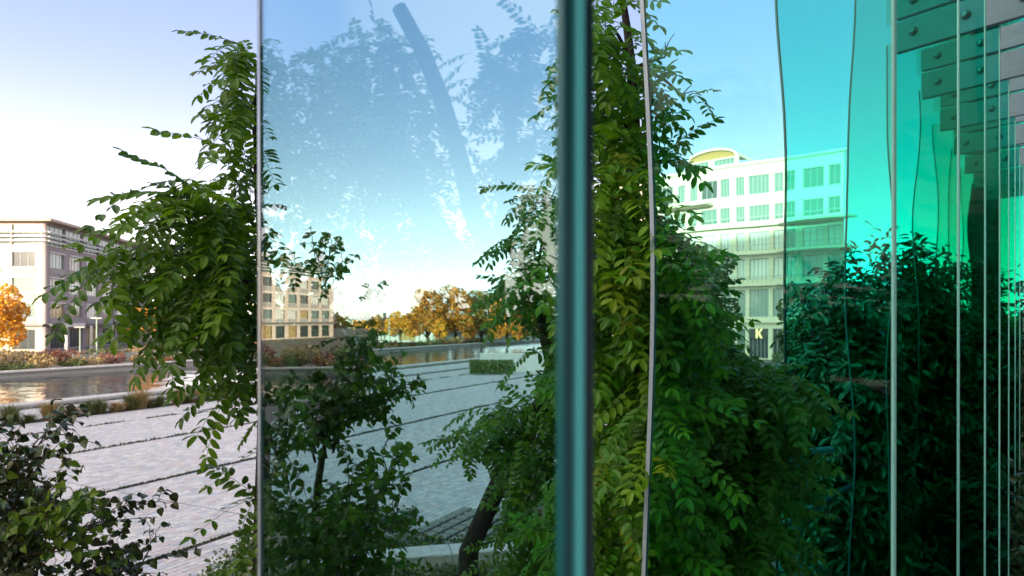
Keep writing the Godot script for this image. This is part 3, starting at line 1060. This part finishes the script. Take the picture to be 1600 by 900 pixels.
func robinias() -> void:
	var shapes := []
	for k in 4: shapes.append(compound_leaf(8 + k % 3, 0.28 + 0.02 * k, 0.060, 0.026, 0.25 + 0.1 * k, 100 + k))
	var dark := [leaf_mat(lin(.11, .25, .012), 0.9), leaf_mat(lin(.17, .33, .014), 1.0), leaf_mat(lin(.07, .17, .012), 0.8), leaf_mat(lin(.09, .22, .012), 0.9)]  # greens raised above leaf colour to make up for missing light
	var lit := [leaf_mat(lin(.17, .40, .02), 1.0), leaf_mat(lin(.25, .50, .025), 1.0), leaf_mat(lin(.09, .27, .018), 0.9), leaf_mat(lin(.14, .36, .02), 0.95), leaf_mat(lin(.12, .33, .02), 0.95), leaf_mat(lin(.20, .43, .02), 1.0), leaf_mat(lin(.07, .20, .018), 0.85), leaf_mat(lin(.32, .46, .03), 1.0)]  # brighter leaf set, light painted into the greens further still
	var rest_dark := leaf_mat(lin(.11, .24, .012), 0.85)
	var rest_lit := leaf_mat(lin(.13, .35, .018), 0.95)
	# --- tree at the left edge of the near pane
	var o := thing("robinia_tree", "robinia with drooping sprays at the left edge of the near glass", "tree", Vector3.ZERO)
	var z := 2.9
	var limb := bend(Vector3(-1.2, 0, -3.7), at(425, 470, 3.1), Vector3(-0.1, 0, 0), 10)
	var up := bend(limb[9], at(402, 110, 3.1), Vector3(-0.03, 0, 0), 8)
	var s := st_new()
	tube(s, limb, taper(0.075, 0.035, 10), 9)
	tube(s, up, taper(0.034, 0.006, 8), 7)
	put("trunk", done(s), M.bark, o)
	var lobes := []
	for q in [[378, 90, 16, 45, 14], [386, 150, 12, 50, 9], [388, 205, 10, 50, 8], [380, 265, 18, 45, 10], [300, 322, 75, 35, 30], [340, 350, 45, 50, 26], [250, 385, 80, 45, 24], [330, 410, 90, 55, 36], [365, 440, 35, 60, 22], [170, 405, 40, 30, 6], [300, 480, 70, 40, 18], [385, 520, 25, 45, 10], [375, 595, 30, 25, 5], [405, 630, 15, 30, 2], [400, 780, 20, 30, 4], [405, 850, 25, 30, 5], [420, 560, 30, 60, 6], [430, 720, 15, 60, 3]]:
		lobes.append([at(q[0] + (30 if q[0] < 340 else 12), q[1], z + r(-.25, .25)), Vector3(q[2], q[3], 60) / 1067.0 * z, q[4] * 1.9, 0.8])
	var crown := lobed(o, [limb, up], lobes, M.bark, 0.8, 1.15, 0.012, Vector3(0, 0, 0.35))
	# above eye level, leaves that would be seen through the pane are left out
	crown = crown.filter(func(l): return l[0].origin.y < 5.0 or maxf((l[0].origin + l[0].basis.x * 0.26).x, l[0].origin.x) < 0.362 * l[0].origin.z)
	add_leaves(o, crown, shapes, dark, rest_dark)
	# --- tree between the near pane and the second fin
	o = thing("robinia_tree", "yellow green robinia filling the gap between the two nearest fins", "tree", Vector3.ZERO)
	limb = bend(Vector3(0.75, 0, -3.9), at(985, 330, 3.5), Vector3(0.05, 0, 0), 12)
	up = bend(limb[11], at(962, -60, 3.4), Vector3(0.05, 0, 0), 8)
	var over := bend(limb[8], at(1180, 600, 3.9), Vector3(0, 0.12, 0), 8)
	s = st_new()
	tube(s, limb, taper(0.10, 0.045, 12), 9)
	tube(s, up, taper(0.044, 0.012, 8), 7)
	tube(s, over, taper(0.05, 0.012, 8), 7)
	put("trunk", done(s), M.bark, o)
	lobes = []
	for q in [[940, 40, 40, 60, 16], [965, 110, 35, 60, 16], [930, 170, 45, 70, 20], [965, 225, 35, 55, 20], [935, 300, 45, 60, 24], [975, 340, 35, 55, 22], [945, 400, 50, 60, 30], [1010, 450, 50, 60, 30], [950, 490, 50, 60, 30], [1000, 560, 60, 60, 34], [950, 610, 50, 70, 30], [1010, 660, 50, 60, 28], [950, 730, 50, 70, 26], [1000, 790, 60, 60, 28], [950, 860, 60, 60, 26], [1010, 890, 60, 50, 22], [870, 860, 50, 60, 14]]:
		lobes.append([at(q[0] + 14, q[1], 3.0 + r(-.2, .3)), Vector3(q[2], q[3], 80) / 1067.0 * 3.0, q[4] * 2.2, 1.0])
	var fine := []
	for q in [[1040, 190, 25, 30, 3], [1065, 150, 25, 12, 3], [1040, 90, 15, 20, 2], [1035, 250, 15, 40, 3], [1060, 470, 50, 60, 26], [1100, 540, 60, 50, 30], [1080, 600, 60, 60, 32], [1150, 590, 60, 45, 32], [1195, 600, 40, 40, 20], [1120, 660, 70, 60, 36], [1185, 670, 50, 60, 28], [1080, 720, 60, 60, 32], [1150, 740, 60, 60, 32], [1085, 810, 60, 60, 30], [1160, 820, 60, 60, 28], [1100, 880, 70, 50, 30], [1190, 760, 40, 70, 16]]:
		fine.append([at(q[0], q[1], 3.6 + r(-.2, .5)), Vector3(q[2], q[3], 90) / 1067.0 * 3.6, q[4] * (2.6 if q[1] > 400 else 1.3), 0.9])
	var near := lobed(o, [limb, up], lobes, M.bark, 0.8, 1.15, 0.014, Vector3(-.15, 0, 0.5))
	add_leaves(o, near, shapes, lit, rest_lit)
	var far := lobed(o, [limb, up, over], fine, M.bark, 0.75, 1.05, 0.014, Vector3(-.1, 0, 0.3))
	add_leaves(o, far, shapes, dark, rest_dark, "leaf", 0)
	# --- tree with a bowed trunk seen through the near pane
	o = thing("robinia_tree", "young robinia with a bowed dark trunk seen through the near glass", "tree", Vector3.ZERO)
	var trunk := [Vector3(-0.45, 0, -5.4), at(735, 860, 5.4), at(775, 770, 5.35), at(815, 690, 5.3), at(855, 620, 5.2), at(866, 570, 5.2), at(850, 500, 5.2), at(838, 450, 5.2)]
	s = st_new()
	tube(s, trunk, [0.12, 0.08, 0.075, 0.07, 0.065, 0.06, 0.055, 0.04], 9)
	put("trunk", done(s), M.bark, o)
	lobes = []
	for q in [[835, 375, 40, 35, 12], [850, 430, 45, 40, 16], [815, 450, 35, 25, 8], [862, 310, 25, 40, 8], [865, 560, 30, 60, 12], [850, 640, 40, 50, 18], [770, 650, 45, 35, 14], [740, 690, 30, 30, 8], [820, 700, 50, 50, 22], [850, 770, 40, 60, 20], [830, 840, 50, 50, 20], [880, 700, 40, 90, 22]]:
		lobes.append([at(q[0], q[1], 5.1 + r(-.3, .4)), Vector3(q[2], q[3], 60) / 1067.0 * 5.1, q[4] * 2.4, 0.9])
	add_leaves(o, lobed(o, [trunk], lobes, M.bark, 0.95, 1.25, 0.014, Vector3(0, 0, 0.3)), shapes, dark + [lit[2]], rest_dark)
	# --- great tree beside the viewer: the picture shows it mirrored in the near pane
	o = thing("robinia_tree", "tall robinia with a lopped leaning stem mirrored in the near glass", "tree", Vector3.ZERO)
	var zz := 6.5
	var ms := func(px: float, py: float, d := 6.5) -> Vector3: return mirrored(at(px, py, d))
	var t1 := [ms.call(760, 1400), ms.call(770, 900), ms.call(775, 600), ms.call(770, 400), ms.call(740, 330), ms.call(715, 230), ms.call(690, 150), ms.call(662, 80), ms.call(625, 12)]
	var t2 := [ms.call(772, 420), ms.call(790, 350), ms.call(798, 280), ms.call(800, 180), ms.call(830, 60)]
	var t3 := [ms.call(765, 480), ms.call(660, 330), ms.call(570, 190), ms.call(520, 130)]
	t1[0].y = 0.0
	s = st_new()
	tube(s, t1, [0.2, 0.16, 0.14, 0.115, 0.095, 0.085, 0.08, 0.075, 0.07], 12)
	tube(s, t2, [0.15, 0.1, 0.08, 0.06, 0.02], 9)
	tube(s, t3, [0.15, 0.13, 0.11, 0.06], 9)
	put("trunk", done(s), M.bark, o)
	lobes = []
	for q in [[450, 120, 60, 50, 40], [500, 180, 90, 60, 70], [570, 100, 60, 40, 36], [600, 70, 50, 40, 26], [620, 180, 80, 70, 70], [560, 270, 110, 70, 90], [450, 260, 60, 70, 40], [660, 270, 60, 70, 44], [700, 380, 60, 60, 30], [590, 380, 100, 60, 60], [480, 360, 70, 60, 36], [760, 110, 40, 40, 22], [820, 130, 60, 50, 44], [850, 60, 40, 60, 26], [840, 220, 50, 50, 34], [780, 290, 30, 60, 12], [850, 330, 50, 60, 26], [760, 560, 90, 60, 30], [650, 520, 90, 60, 26], [850, 480, 50, 80, 24], [860, 650, 60, 90, 26], [900, 200, 60, 200, 50]]:
		lobes.append([ms.call(q[0], q[1], zz + r(-.7, .7)), Vector3(q[2], q[3], q[2]) / 1067.0 * zz * 1.05, q[4] * 1.4, 0.7])
	add_leaves(o, lobed(o, [t1, t2, t3], lobes, M.bark, 1.2, 1.7, 0.02), shapes, dark, rest_dark, "leaf", 0)
	# --- shrubs below it, that the panes mirror as a dark mass
	for k in 7:
		var a: float = [-54.0, -60.0, -66.0, -73.0, -82.0, -93.0, -104.0][k]
		var dist: float = [9.5, 8.0, 9.0, 7.5, 8.0, 8.5, 9.0][k]
		var hh: float = [4.4, 5.2, 5.8, 6.0, 6.4, 6.6, 6.6][k]
		far_tree("garden_shrub", "leafy green shrub mirrored in the glass, %s from the great robinia" % ordinal(k), "shrubs beside the viewer", Vector3(sin(deg_to_rad(a)) * dist, 0, -cos(deg_to_rad(a)) * dist), hh, 1.5, [Color(.05, .10, .015), Color(.08, .15, .02), Color(.04, .07, .015)], 1300, 0.17, 14, "shrub", 0.05)

# where a thing seen mirrored in the near pane at v stands
func mirrored(v: Vector3) -> Vector3:
	var nn := Vector3(-0.80, 0, 0.598).normalized()
	var p0 := Vector3(0.05, 0, -0.6)
	return v - nn * 2.0 * (v - p0).dot(nn)

func shrubs_near() -> void:
	var hearts := [single_leaf(0.055, 0.046, true, 1), single_leaf(0.052, 0.042, true, 2), single_leaf(0.06, 0.048, true, 3)]
	var hm := [leaf_mat(lin(.09, .19, .018), 0.7, 0.3), leaf_mat(lin(.14, .26, .02), 0.8, 0.3), leaf_mat(lin(.055, .12, .018), 0.6, 0.3), leaf_mat(lin(.20, .32, .02), 0.9, 0.35)]
	var o := thing("heart_leaf_shrub", "shrub with round heart shaped leaves in the lower left corner", "shrub", Vector3.ZERO)
	var s := st_new()
	var leaves := []
	var root := Vector3(-2.9, 0, -2.9)
	var hub := at(-120, 960, 2.9)
	tube(s, bend(root, hub, Vector3(-.1, 0, 0), 8), taper(0.05, 0.028, 8), 7)
	for q in [[125, 634], [96, 690], [20, 640], [60, 760], [140, 772], [245, 808], [316, 857], [255, 895], [150, 860], [40, 830], [190, 915], [-20, 720], [90, 800]]:
		sprig(s, leaves, hub + ball() * 0.2, at(q[0], q[1], 2.75 + r(-.3, .3)), Vector3(0, 0.06, 0), 0.007, 0.027, 0.74, 13, 0.23)
	put("branch", done(s), M.twig, o)
	add_leaves(o, leaves, hearts, hm, leaf_mat(lin(.05, .085, .022), 0.4, 0.35))
	o = thing("heart_leaf_shrub", "tall heart leaved shrub with upright sprigs behind the near glass", "shrub", Vector3.ZERO)
	s = st_new()
	leaves = []
	hub = at(500, 960, 3.5)
	tube(s, bend(Vector3(-1.0, 0, -3.6), hub, Vector3(.1, 0, 0), 8), taper(0.055, 0.03, 8), 7)
	var mid := at(510, 700, 3.5)
	tube(s, bend(hub, mid, Vector3(-.03, 0, 0), 6), taper(0.03, 0.016, 6), 6)
	for q in [[490, 352, 14], [520, 392, 10], [455, 400, 14], [470, 450, 16], [602, 440, 10], [560, 500, 14], [470, 500, 14], [655, 604, 12], [540, 560, 14], [600, 560, 10], [450, 560, 10], [590, 640, 12], [480, 420, 12], [500, 480, 12], [440, 480, 8], [440, 520, 9], [480, 540, 9], [432, 590, 9], [520, 520, 9]]:
		sprig(s, leaves, mid + ball() * 0.08, at(q[0], q[1], 3.4 + r(-.25, .25)), Vector3(r(-.03, .03), 0.03, 0), 0.007, 0.028, 0.78, q[2], 0.22)
	for q in [[640, 690, 10], [655, 790, 11], [600, 760, 11], [450, 780, 9], [520, 800, 11], [470, 880, 10], [600, 880, 11], [560, 720, 10], [560, 840, 10], [440, 690, 8]]:
		sprig(s, leaves, hub + ball() * 0.12, at(q[0], q[1], 3.4 + r(-.3, .3)), Vector3(0, 0.04, 0), 0.007, 0.028, 0.78, q[2], 0.26)
	put("branch", done(s), M.twig, o)
	add_leaves(o, leaves, hearts, [leaf_mat(lin(.15, .32, .03), 0.95, 0.4), leaf_mat(lin(.21, .40, .03), 1.0, 0.4), leaf_mat(lin(.09, .21, .025), 0.8, 0.35), leaf_mat(lin(.28, .45, .03), 1.0, 0.4)], leaf_mat(lin(.14, .30, .025), 0.9, 0.4))  # brighter copies of the heart leaf, colour raised in place of light
	# dark laurels along the row of fins
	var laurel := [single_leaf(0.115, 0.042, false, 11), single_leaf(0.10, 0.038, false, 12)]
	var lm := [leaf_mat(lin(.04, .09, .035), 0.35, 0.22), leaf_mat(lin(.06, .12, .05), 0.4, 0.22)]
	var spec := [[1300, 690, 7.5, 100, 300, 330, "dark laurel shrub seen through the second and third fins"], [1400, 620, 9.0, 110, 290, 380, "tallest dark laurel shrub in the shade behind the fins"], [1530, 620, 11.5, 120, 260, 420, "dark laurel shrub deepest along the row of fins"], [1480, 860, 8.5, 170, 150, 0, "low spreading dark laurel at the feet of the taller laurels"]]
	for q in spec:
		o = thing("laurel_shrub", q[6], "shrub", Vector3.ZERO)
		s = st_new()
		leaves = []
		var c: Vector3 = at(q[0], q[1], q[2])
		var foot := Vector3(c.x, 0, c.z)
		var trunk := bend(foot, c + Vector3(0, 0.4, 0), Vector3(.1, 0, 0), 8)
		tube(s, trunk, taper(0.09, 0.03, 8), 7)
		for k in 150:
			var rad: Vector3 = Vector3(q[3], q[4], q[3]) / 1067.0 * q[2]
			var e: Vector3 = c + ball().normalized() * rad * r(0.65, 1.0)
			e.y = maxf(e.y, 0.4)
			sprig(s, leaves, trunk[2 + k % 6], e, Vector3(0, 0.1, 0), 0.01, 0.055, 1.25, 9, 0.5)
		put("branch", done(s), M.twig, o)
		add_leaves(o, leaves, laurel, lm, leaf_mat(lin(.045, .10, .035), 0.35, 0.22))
	var g := [Color(.045, .085, .02), Color(.06, .11, .025), Color(.035, .07, .02), Color(.08, .12, .02)]
	far_tree("evergreen_tree", "feathery dark tree in front of the cream building", "", at(1098, 500, 26) * Vector3(1, 0, 1), 8.3, 1.35, g, 2600, 0.14, 14, "tree", 0.2)
	far_tree("evergreen_tree", "dark tree hiding the foot of the cream building at its right", "", at(1285, 500, 24) * Vector3(1, 0, 1), 6.6, 1.7, g, 2600, 0.15, 14, "tree", 0.15)
	for k in [0, 4]:
		far_tree("garden_tree", "%s leafy garden tree before the cream building's entrance" % ["small", "round", "low", "pale", "dense"][k], "", at(1130 + k * 32, 500, 40 + (k % 2) * 6) * Vector3(1, 0, 1), [3.0, 2.2, 2.0, 2.4, 4.6][k], [1.3, 1.1, 1.0, 1.2, 1.9][k], g, 900, 0.2, 8, "tree", 0.1)

# ---------------------------------------------------------------- the glass fins
func fin_base(i: int, w: float) -> Vector3:
	# P end of fin i lies w = 0.42 outside the line through the viewer
	return Vector3.ZERO

func fin_pane(p: Vector3, d: Vector3, n: Vector3, L: float, y0: float, y1: float, t: float, wav: Callable, wob := 1.0) -> ArrayMesh:
	var s := st_new()
	s.set_smooth_group(1)
	var nu := 10
	var nv := 44
	var front := []
	var back := []
	for j in nv + 1:
		var y := lerpf(y0, y1, float(j) / nv)
		var len: float = L + wav.call(y)
		var fr := []
		var bk := []
		for k in nu + 1:
			var u := float(k) / nu
			var q := p + d * len * u + Vector3.UP * y
			var ripple := wob * (0.006 * sin(y * 1.7 + u * 5.0 + p.x * 3.0) * u + 0.004 * sin(u * 9.0 + y * 0.8 + p.z))
			var fine := wob * 0.0003 * sin(y * 6.0 + u * 13.0)
			fr.append(q + n * (t / 2 + ripple + fine))
			bk.append(q + n * (-t / 2 + ripple - fine))
		front.append(fr)
		back.append(bk)
	for j in nv:
		for k in nu:
			quad(s, front[j][k], front[j][k + 1], front[j + 1][k + 1], front[j + 1][k])
			quad(s, back[j][k], back[j + 1][k], back[j + 1][k + 1], back[j][k + 1])
	s.set_smooth_group(2)
	for j in nv:
		quad(s, front[j][0], front[j + 1][0], back[j + 1][0], back[j][0])
		quad(s, front[j][nu], back[j][nu], back[j + 1][nu], front[j + 1][nu])
	s.set_smooth_group(3)
	for k in nu:
		quad(s, front[0][k], back[0][k], back[0][k + 1], front[0][k + 1])
		quad(s, front[nv][k], front[nv][k + 1], back[nv][k + 1], back[nv][k])
	return done(s)

# polished rim that follows an end of the pane
func fin_rim(p: Vector3, d: Vector3, n: Vector3, L: float, y0: float, y1: float, t: float, wav: Callable, out: float, wrap := 0.008, wob := 1.0) -> ArrayMesh:
	var s := st_new()
	s.set_smooth_group(1)
	var nv := 60
	var rows := []
	for j in nv + 1:
		var y := lerpf(y0, y1, float(j) / nv)
		var len: float = (L + wav.call(y)) if L > 0 else 0.0
		var u := 1.0 if L > 0 else 0.0
		var ripple := wob * (0.006 * sin(y * 1.7 + u * 5.0 + p.x * 3.0) * u + 0.004 * sin(u * 9.0 + y * 0.8 + p.z))
		var c := p + d * len + Vector3.UP * y + n * ripple
		var sg := 1.0 if L > 0 else -1.0
		var row := []
		row.append(c + n * (t / 2 + 0.0012) - d * sg * wrap)
		for k in 9:
			var a := PI * k / 8.0
			row.append(c + n * cos(a) * (t / 2 + 0.0012) + d * sg * (0.001 + sin(a) * out))
		row.append(c - n * (t / 2 + 0.0012) - d * sg * wrap)
		rows.append(row)
	for j in nv:
		for k in 10:
			if L > 0: quad(s, rows[j][k], rows[j + 1][k], rows[j + 1][k + 1], rows[j][k + 1])
			else: quad(s, rows[j][k], rows[j][k + 1], rows[j + 1][k + 1], rows[j + 1][k])
	return done(s)

func fins() -> void:
	var d := Vector3(-0.598, 0, -0.80).normalized()
	var n := Vector3(-0.80, 0, 0.598).normalized()
	var near_glass := glass(lin(.43, .74, .75), 0.075, 0.9)
	var second_glass := glass(lin(.46, .95, .90), 0.022, 0.35)
	var fin_glass := glass(lin(.12, .78, .66), 0.012, 0.3)
	var rim_pale := mat(lin(.40, .47, .56), 0.15)  # pale tone paints the bright end face seen through the glass
	rim_pale.clearcoat_enabled = true
	rim_pale.clearcoat = 0.8
	var rim_mint := mat(lin(.40, .86, .76), 0.3)  # mint tone stands in for light piped along inside the glass
	var rim_dark := mat(lin(.04, .16, .15), 0.2)
	var rim_teal := mat(lin(.012, .13, .145), 0.35)
	var rim_navy := mat(lin(.008, .035, .055), 0.35)
	var plate_mesh := {}
	var names := ["nearest glass fin, almost clear and mirroring a tree", "second glass fin with a pale bowed left edge", "third glass fin with a dark wavy left edge", "fourth glass fin, deep teal, before the bolted plates", "fifth glass fin in the row with bolted steel plates", "sixth glass fin in the row with bolted steel plates", "seventh glass fin in the row with bolted steel plates", "eighth glass fin in the row with bolted steel plates", "ninth glass fin in the row with bolted steel plates", "tenth glass fin in the row with bolted steel plates", "eleventh and last glass fin at the far end of the row"]
	var bolt := SurfaceTool.new()
	bolt.begin(Mesh.PRIMITIVE_TRIANGLES)
	tube(bolt, [Vector3(0, 0, 0), Vector3(0, 0, 0.012), Vector3(0, 0, 0.013), Vector3(0, 0, 0.028), Vector3(0, 0, 0.034)], [0.042, 0.040, 0.030, 0.028, 0.018], 16)
	var bolt_mesh := done(bolt)
	var bs := Basis(-d, Vector3.UP, n)
	for k in 11:
		var i := k - 1
		var zp := (i + 1.41) * SP if i >= 0 else 0.6
		var p := Vector3(0.787 * zp - 0.42, 0, -zp)
		var L := 0.885
		var o := thing("glass_fin", names[k], "glass fin", p, "row of tinted glass fins")
		var wav: Callable
		if i == -1: wav = func(y): return 0.012 * (y - 5.2) + 0.006 * sin(y * 2.0)
		elif i == 0: wav = func(y): return -0.035 * cos((y - 5.25) * 2.0) + 0.01 * sin(y * 1.1)
		else: wav = func(y): return 0.03 * sin(y * (1.6 + 0.13 * i) + i * 1.9) + 0.012 * sin(y * 3.7 + i)
		var t := 0.02 if i == -1 else 0.012
		put("pane", fin_pane(Vector3.ZERO, d, n, L, 1.42, 7.60, t, wav, 0.0 if i == -1 else 1.0), near_glass if i == -1 else (second_glass if i == 0 else fin_glass), o)
		put("upper_pane", fin_pane(Vector3.ZERO, d, n, L, 7.78, 11.6, t, wav), fin_glass, o)
		put("outer_edge", fin_rim(Vector3.ZERO, d, n, L, 1.42, 7.60, t, wav, 0.004, 0.017 if i < 1 else 0.007, 0.0 if i == -1 else 1.0), rim_pale if i < 1 else rim_dark, o)
		if i == -1:
			# the near edge wears a channel of teal metal and a middle strip whose bright tone paints reflected sky
			var s := st_new()
			obox(s, Vector3.UP * 4.5 - d * 0.005 + n * 0.0122, d * 0.0045, Vector3.UP * 3.1, n * 0.0055)
			put("edge_channel", done(s), rim_teal, o)
			s = st_new()
			obox(s, Vector3.UP * 4.5 - d * 0.005 - n * 0.0122, d * 0.0045, Vector3.UP * 3.1, n * 0.0055)
			put("edge_channel", done(s), rim_navy, o)
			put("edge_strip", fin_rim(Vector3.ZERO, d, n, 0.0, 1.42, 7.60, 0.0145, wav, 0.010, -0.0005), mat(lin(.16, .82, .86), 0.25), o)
		else:
			put("inner_edge", fin_rim(Vector3.ZERO, d, n, 0.0, 1.42, 7.60, t, wav, 0.004, 0.004), rim_mint, o)
		# clamping plates above and below the joints of the panes
		for q in [[7.48, 7.755], [7.79, 8.02], [1.30, 1.56], [0.98, 1.24]]:
			var h: float = q[1] - q[0]
			var plen := 1.72
			var key := "%.2f" % h
			if not plate_mesh.has(key):
				var b := st_new()
				box(b, Vector3.ZERO, Vector3(plen, h, 0.07))
				plate_mesh[key] = done(b)
			var mid: Vector3 = d * (0.80 - plen / 2) + n * 0.052 + Vector3.UP * (q[0] + q[1]) / 2
			var pl := put("clamp_plate", plate_mesh[key], M.plate, o, Transform3D(bs, mid))
			for x in [-0.70, -0.28, 0.14, 0.56]:
				put("bolt", bolt_mesh, M.bolt, pl, Transform3D(Basis(), Vector3(x, 0.01, 0.035)))

func railing() -> void:
	var o := thing("stair_railing", "steel tube railing below the second fin beside the robinia", "railing", Vector3.ZERO)
	var z := 4.6
	var s := st_new()
	tube(s, [at(1238, 700, z), at(1240, 712, z), at(1253, 960, z)], [0.026, 0.026, 0.026], 10)
	put("post", done(s), M.metal, o)
	s = st_new()
	tube(s, [at(1218, 712, z + .1), at(1240, 708, z), at(1300, 702, 5.0)], [0.024, 0.024, 0.024], 10)
	put("handrail", done(s), M.metal, o)
	s = st_new()
	tube(s, [at(1165, 868, z - .3), at(1205, 880, z - .15), at(1249, 893, z)], [0.028, 0.028, 0.028], 10)
	put("lower_rail", done(s), M.frame_white, o)
	s = st_new()
	tube(s, [at(1180, 850, z + .2), at(1240, 812, z + .2), at(1330, 760, z + .6)], [0.02, 0.02, 0.02], 8)
	put("brace", done(s), M.frame_dark, o)
	s = st_new()
	tube(s, [at(1236, 800, z), at(1262, 795, z + .3), at(1290, 790, z + .5)], [0.018, 0.018, 0.018], 8)
	put("middle_rail", done(s), M.metal, o)
